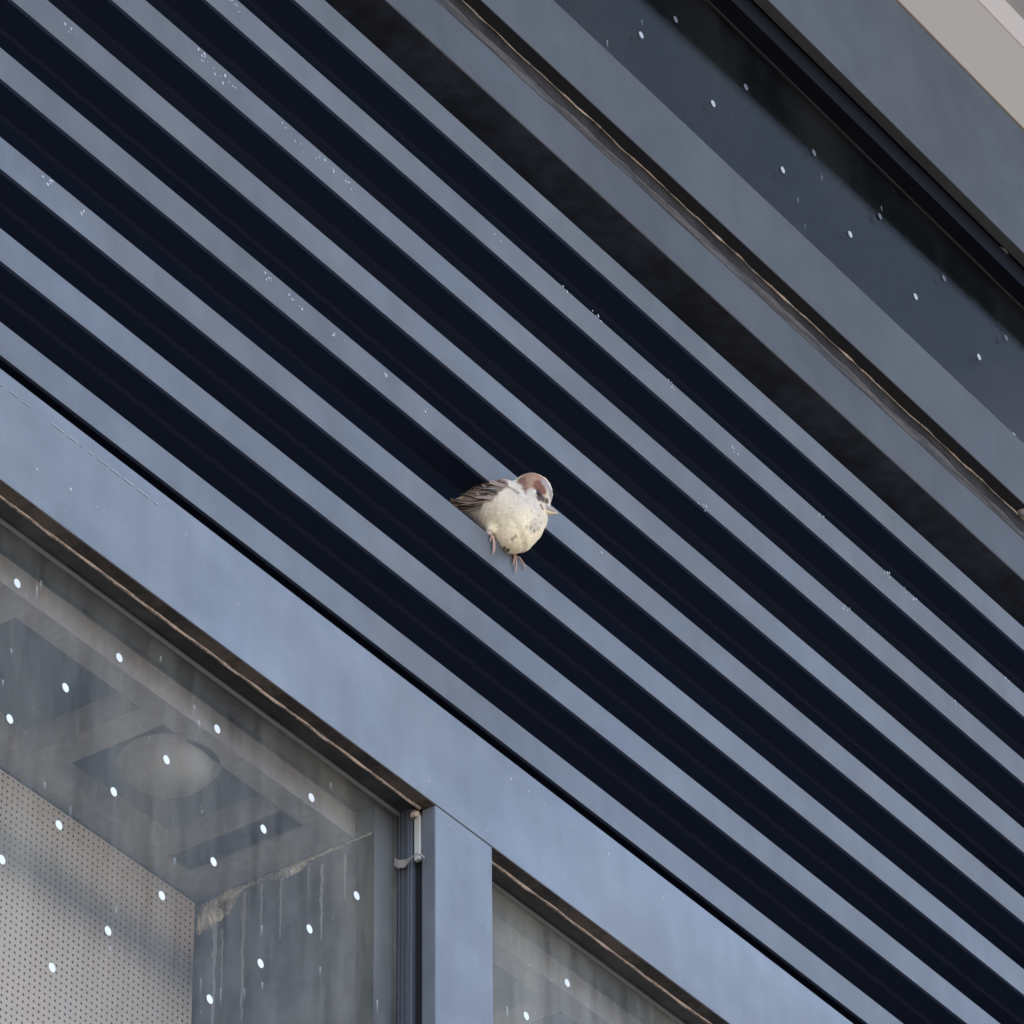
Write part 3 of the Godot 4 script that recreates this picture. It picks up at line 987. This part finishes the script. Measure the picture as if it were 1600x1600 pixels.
		for t in 4:
			var spread: float = [[-0.0045, 0.0015, 0.0045, 0.001], [-0.0045, 0.0, 0.0085, 0.001]][s][t]
			var w: Array
			if t < 3:
				var low: float = [[5.281, 5.2655, 5.2700], [5.274, 5.2645, 5.2815]][s][t]
				if s == 1 and t == 2:
					spread = 0.020
				w = [Vector3(x_on, 5.2930, 0.0275), Vector3(x_on + spread * 0.45, 5.2925, 0.0320), Vector3(x_on + spread * 0.75, lerpf(5.2925, low, 0.45), 0.0329), Vector3(x_on + spread * 0.95, lerpf(5.2925, low, 0.82), 0.0322), Vector3(x_on + spread, low, 0.0309)]
			else:
				w = [Vector3(x_on, 5.2930, 0.0275), Vector3(x_on + spread, 5.2940, 0.022), Vector3(x_on + spread * 1.5, 5.2952, 0.016)]
			var pts := []
			for p: Vector3 in w:
				pts.append(bird.basis.inverse() * (p - bird.position))
			st = begin()
			tube(st, pts, [1.4 * mm, 1.25 * mm, 1.1 * mm, 0.9 * mm, 0.35 * mm] if t < 3 else [1.4 * mm, 1.1 * mm, 0.4 * mm], 7)
			build("toe", st, mats.leg_skin, leg)

# one feather: base and tip given by where they lie, half width in mm, shaft colour, edge colour
func feather(st: SurfaceTool, r: Array, lift: float, mirrored: bool, hug: bool, across := 0.0) -> void:
	var mm := 0.001
	var strips := []
	var segs := 9
	var half := []
	var base := on_skin(r[0], r[1]) if hug else mid(r[0], r[1]) + Vector3(0, 0, across)
	for i in segs + 1:
		var t := float(i) / segs
		var px := lerpf(r[0], r[2], t)
		var py := lerpf(r[1], r[3], t)
		var p: Vector3
		if hug:
			p = at_side(px, py, base.z * (1.0 - 0.75 * t))
			var n := Vector3(sdf(p + Vector3(0.8, 0, 0)) - sdf(p - Vector3(0.8, 0, 0)), sdf(p + Vector3(0, 0.8, 0)) - sdf(p - Vector3(0, 0.8, 0)), sdf(p + Vector3(0, 0, 0.8)) - sdf(p - Vector3(0, 0, 0.8))).normalized()
			var d := sdf(p)
			if d < lift + 1.0:
				p += n * (lift + 0.6 - d)
		else:
			p = mid(px, py) + Vector3(0, 0, across * (1.0 + 0.7 * t))
		strips.append(p)
	var ring := []
	for i in segs + 1:
		var t := float(i) / segs
		var p: Vector3 = strips[i]
		var d: Vector3 = (strips[mini(i + 1, segs)] - strips[maxi(i - 1, 0)]).normalized()
		var out := Vector3(-0.1, 0.5, 0.85) if hug else Vector3(0, 1, 0)
		var s := d.cross(out).normalized()
		var n := s.cross(d).normalized()
		if n.dot(out) < 0:
			n = -n
		var wide: float = float(r[4]) * sqrt(maxf(0.02, sin(PI * clampf(0.18 + 0.8 * t, 0.0, 1.0)))) if hug else float(r[4]) * (0.7 + 0.5 * t) * (1.0 if t < 0.9 else 0.7)
		var line := []
		for k in 7:
			var u := (k - 3) / 3.0
			var c: Color = (r[5] as Color).lerp(r[6], smoothstep(0.7, 1.0, absf(u)) * 0.9 + (0.35 * smoothstep(0.85, 1.0, t)))
			if k == 3:
				c = c.lerp(r[6], 0.12)
			var q := p + s * u * wide + n * (0.9 * (1.0 - u * u))
			var nn := (n + s * u * 0.5).normalized()
			if mirrored:
				q = mirror(q)
				nn = mirror(nn)
			line.append([q * mm, nn, c])
		ring.append(line)
	for i in segs:
		for k in 6:
			smooth_tri(st, ring[i][k], ring[i][k + 1], ring[i + 1][k + 1])
			smooth_tri(st, ring[i][k], ring[i + 1][k + 1], ring[i + 1][k])

# ---------------------------------------------------------------- scene
func _ready() -> void:
	var cam := Camera3D.new()
	cam.name = "camera"
	cam.fov = 11.0586
	cam.near = 0.05
	cam.far = 600.0
	cam.transform = Transform3D(Basis(Vector3(0.5770647, -0.00954711, 0.81664263), Vector3(-0.4745612, 0.80987621, 0.34480748), Vector3(-0.66467135, -0.58652313, 0.46282029)).orthonormalized(), Vector3(-3.39343834, 1.6, 2.99267847))
	add_child(cam)
	cam.current = true
	var we := WorldEnvironment.new()
	we.name = "environment"
	var env := Environment.new()
	env.background_mode = Environment.BG_SKY
	var sky := Sky.new()
	var psm := ProceduralSkyMaterial.new()
	psm.sky_top_color = Color(0.635, 0.715, 0.84)
	psm.sky_horizon_color = Color(0.88, 0.90, 0.93)
	psm.sky_curve = 0.15
	psm.sky_energy_multiplier = 1.5
	psm.ground_bottom_color = Color(0.35, 0.33, 0.30)
	psm.ground_horizon_color = Color(0.62, 0.62, 0.62)
	sky.sky_material = psm
	env.sky = sky
	env.tonemap_mode = Environment.TONE_MAPPER_LINEAR
	env.tonemap_exposure = 1.5
	env.sdfgi_enabled = true
	env.ssao_enabled = true
	env.ssil_enabled = true
	we.environment = env
	add_child(we)
	var sun := DirectionalLight3D.new()
	sun.name = "sun"
	sun.light_energy = 1.6
	sun.light_color = Color(1.0, 0.95, 0.87)
	sun.light_angular_distance = 0.5
	sun.shadow_enabled = true
	add_child(sun)
	sun.look_at_from_position(Vector3.ZERO, Vector3(0.2, -0.9, 0.36), Vector3.UP)

	make_materials()
	mapped("metal_jamb", Color(0.13, 0.145, 0.17), mats.metal.albedo_texture, 2.0, 0.45)
	make_dot_mesh()
	# ground
	var gst := begin()
	tri(gst, Vector3(-250, 0, -250), Vector3(250, 0, -250), Vector3(250, 0, 250), Vector3.UP)
	tri(gst, Vector3(-250, 0, -250), Vector3(250, 0, 250), Vector3(-250, 0, 250), Vector3.UP)
	build("ground", gst, mats.paving, self).set_meta("kind", "structure")

	make_building()
	window("dusty left window with a lamp, perforated sheet and cream sealant crust inside", -0.798, 0.670, 3.6, GLASS_TOP, "dust_low", Vector2(0.0, 4.7702), Vector2(DOT_STEP, DOT_STEP))
	window("streaky grey window to the right of the lower mullion", 0.782, 2.252, 3.6, GLASS_TOP, "dust_right", Vector2(1.003, 4.7715), Vector2(DOT_STEP, DOT_STEP))
	window("dark upper window under the pale fascia", 0.685, 2.40, 6.235, 6.576, "dust_high", Vector2(1.226, 6.389), Vector2(0.0895, 0.092))
	make_bay(-0.80, 0.640, "left")
	make_bay(0.79, 2.22, "right")
	make_bay_details()
	make_louvre()
	make_sparrow()
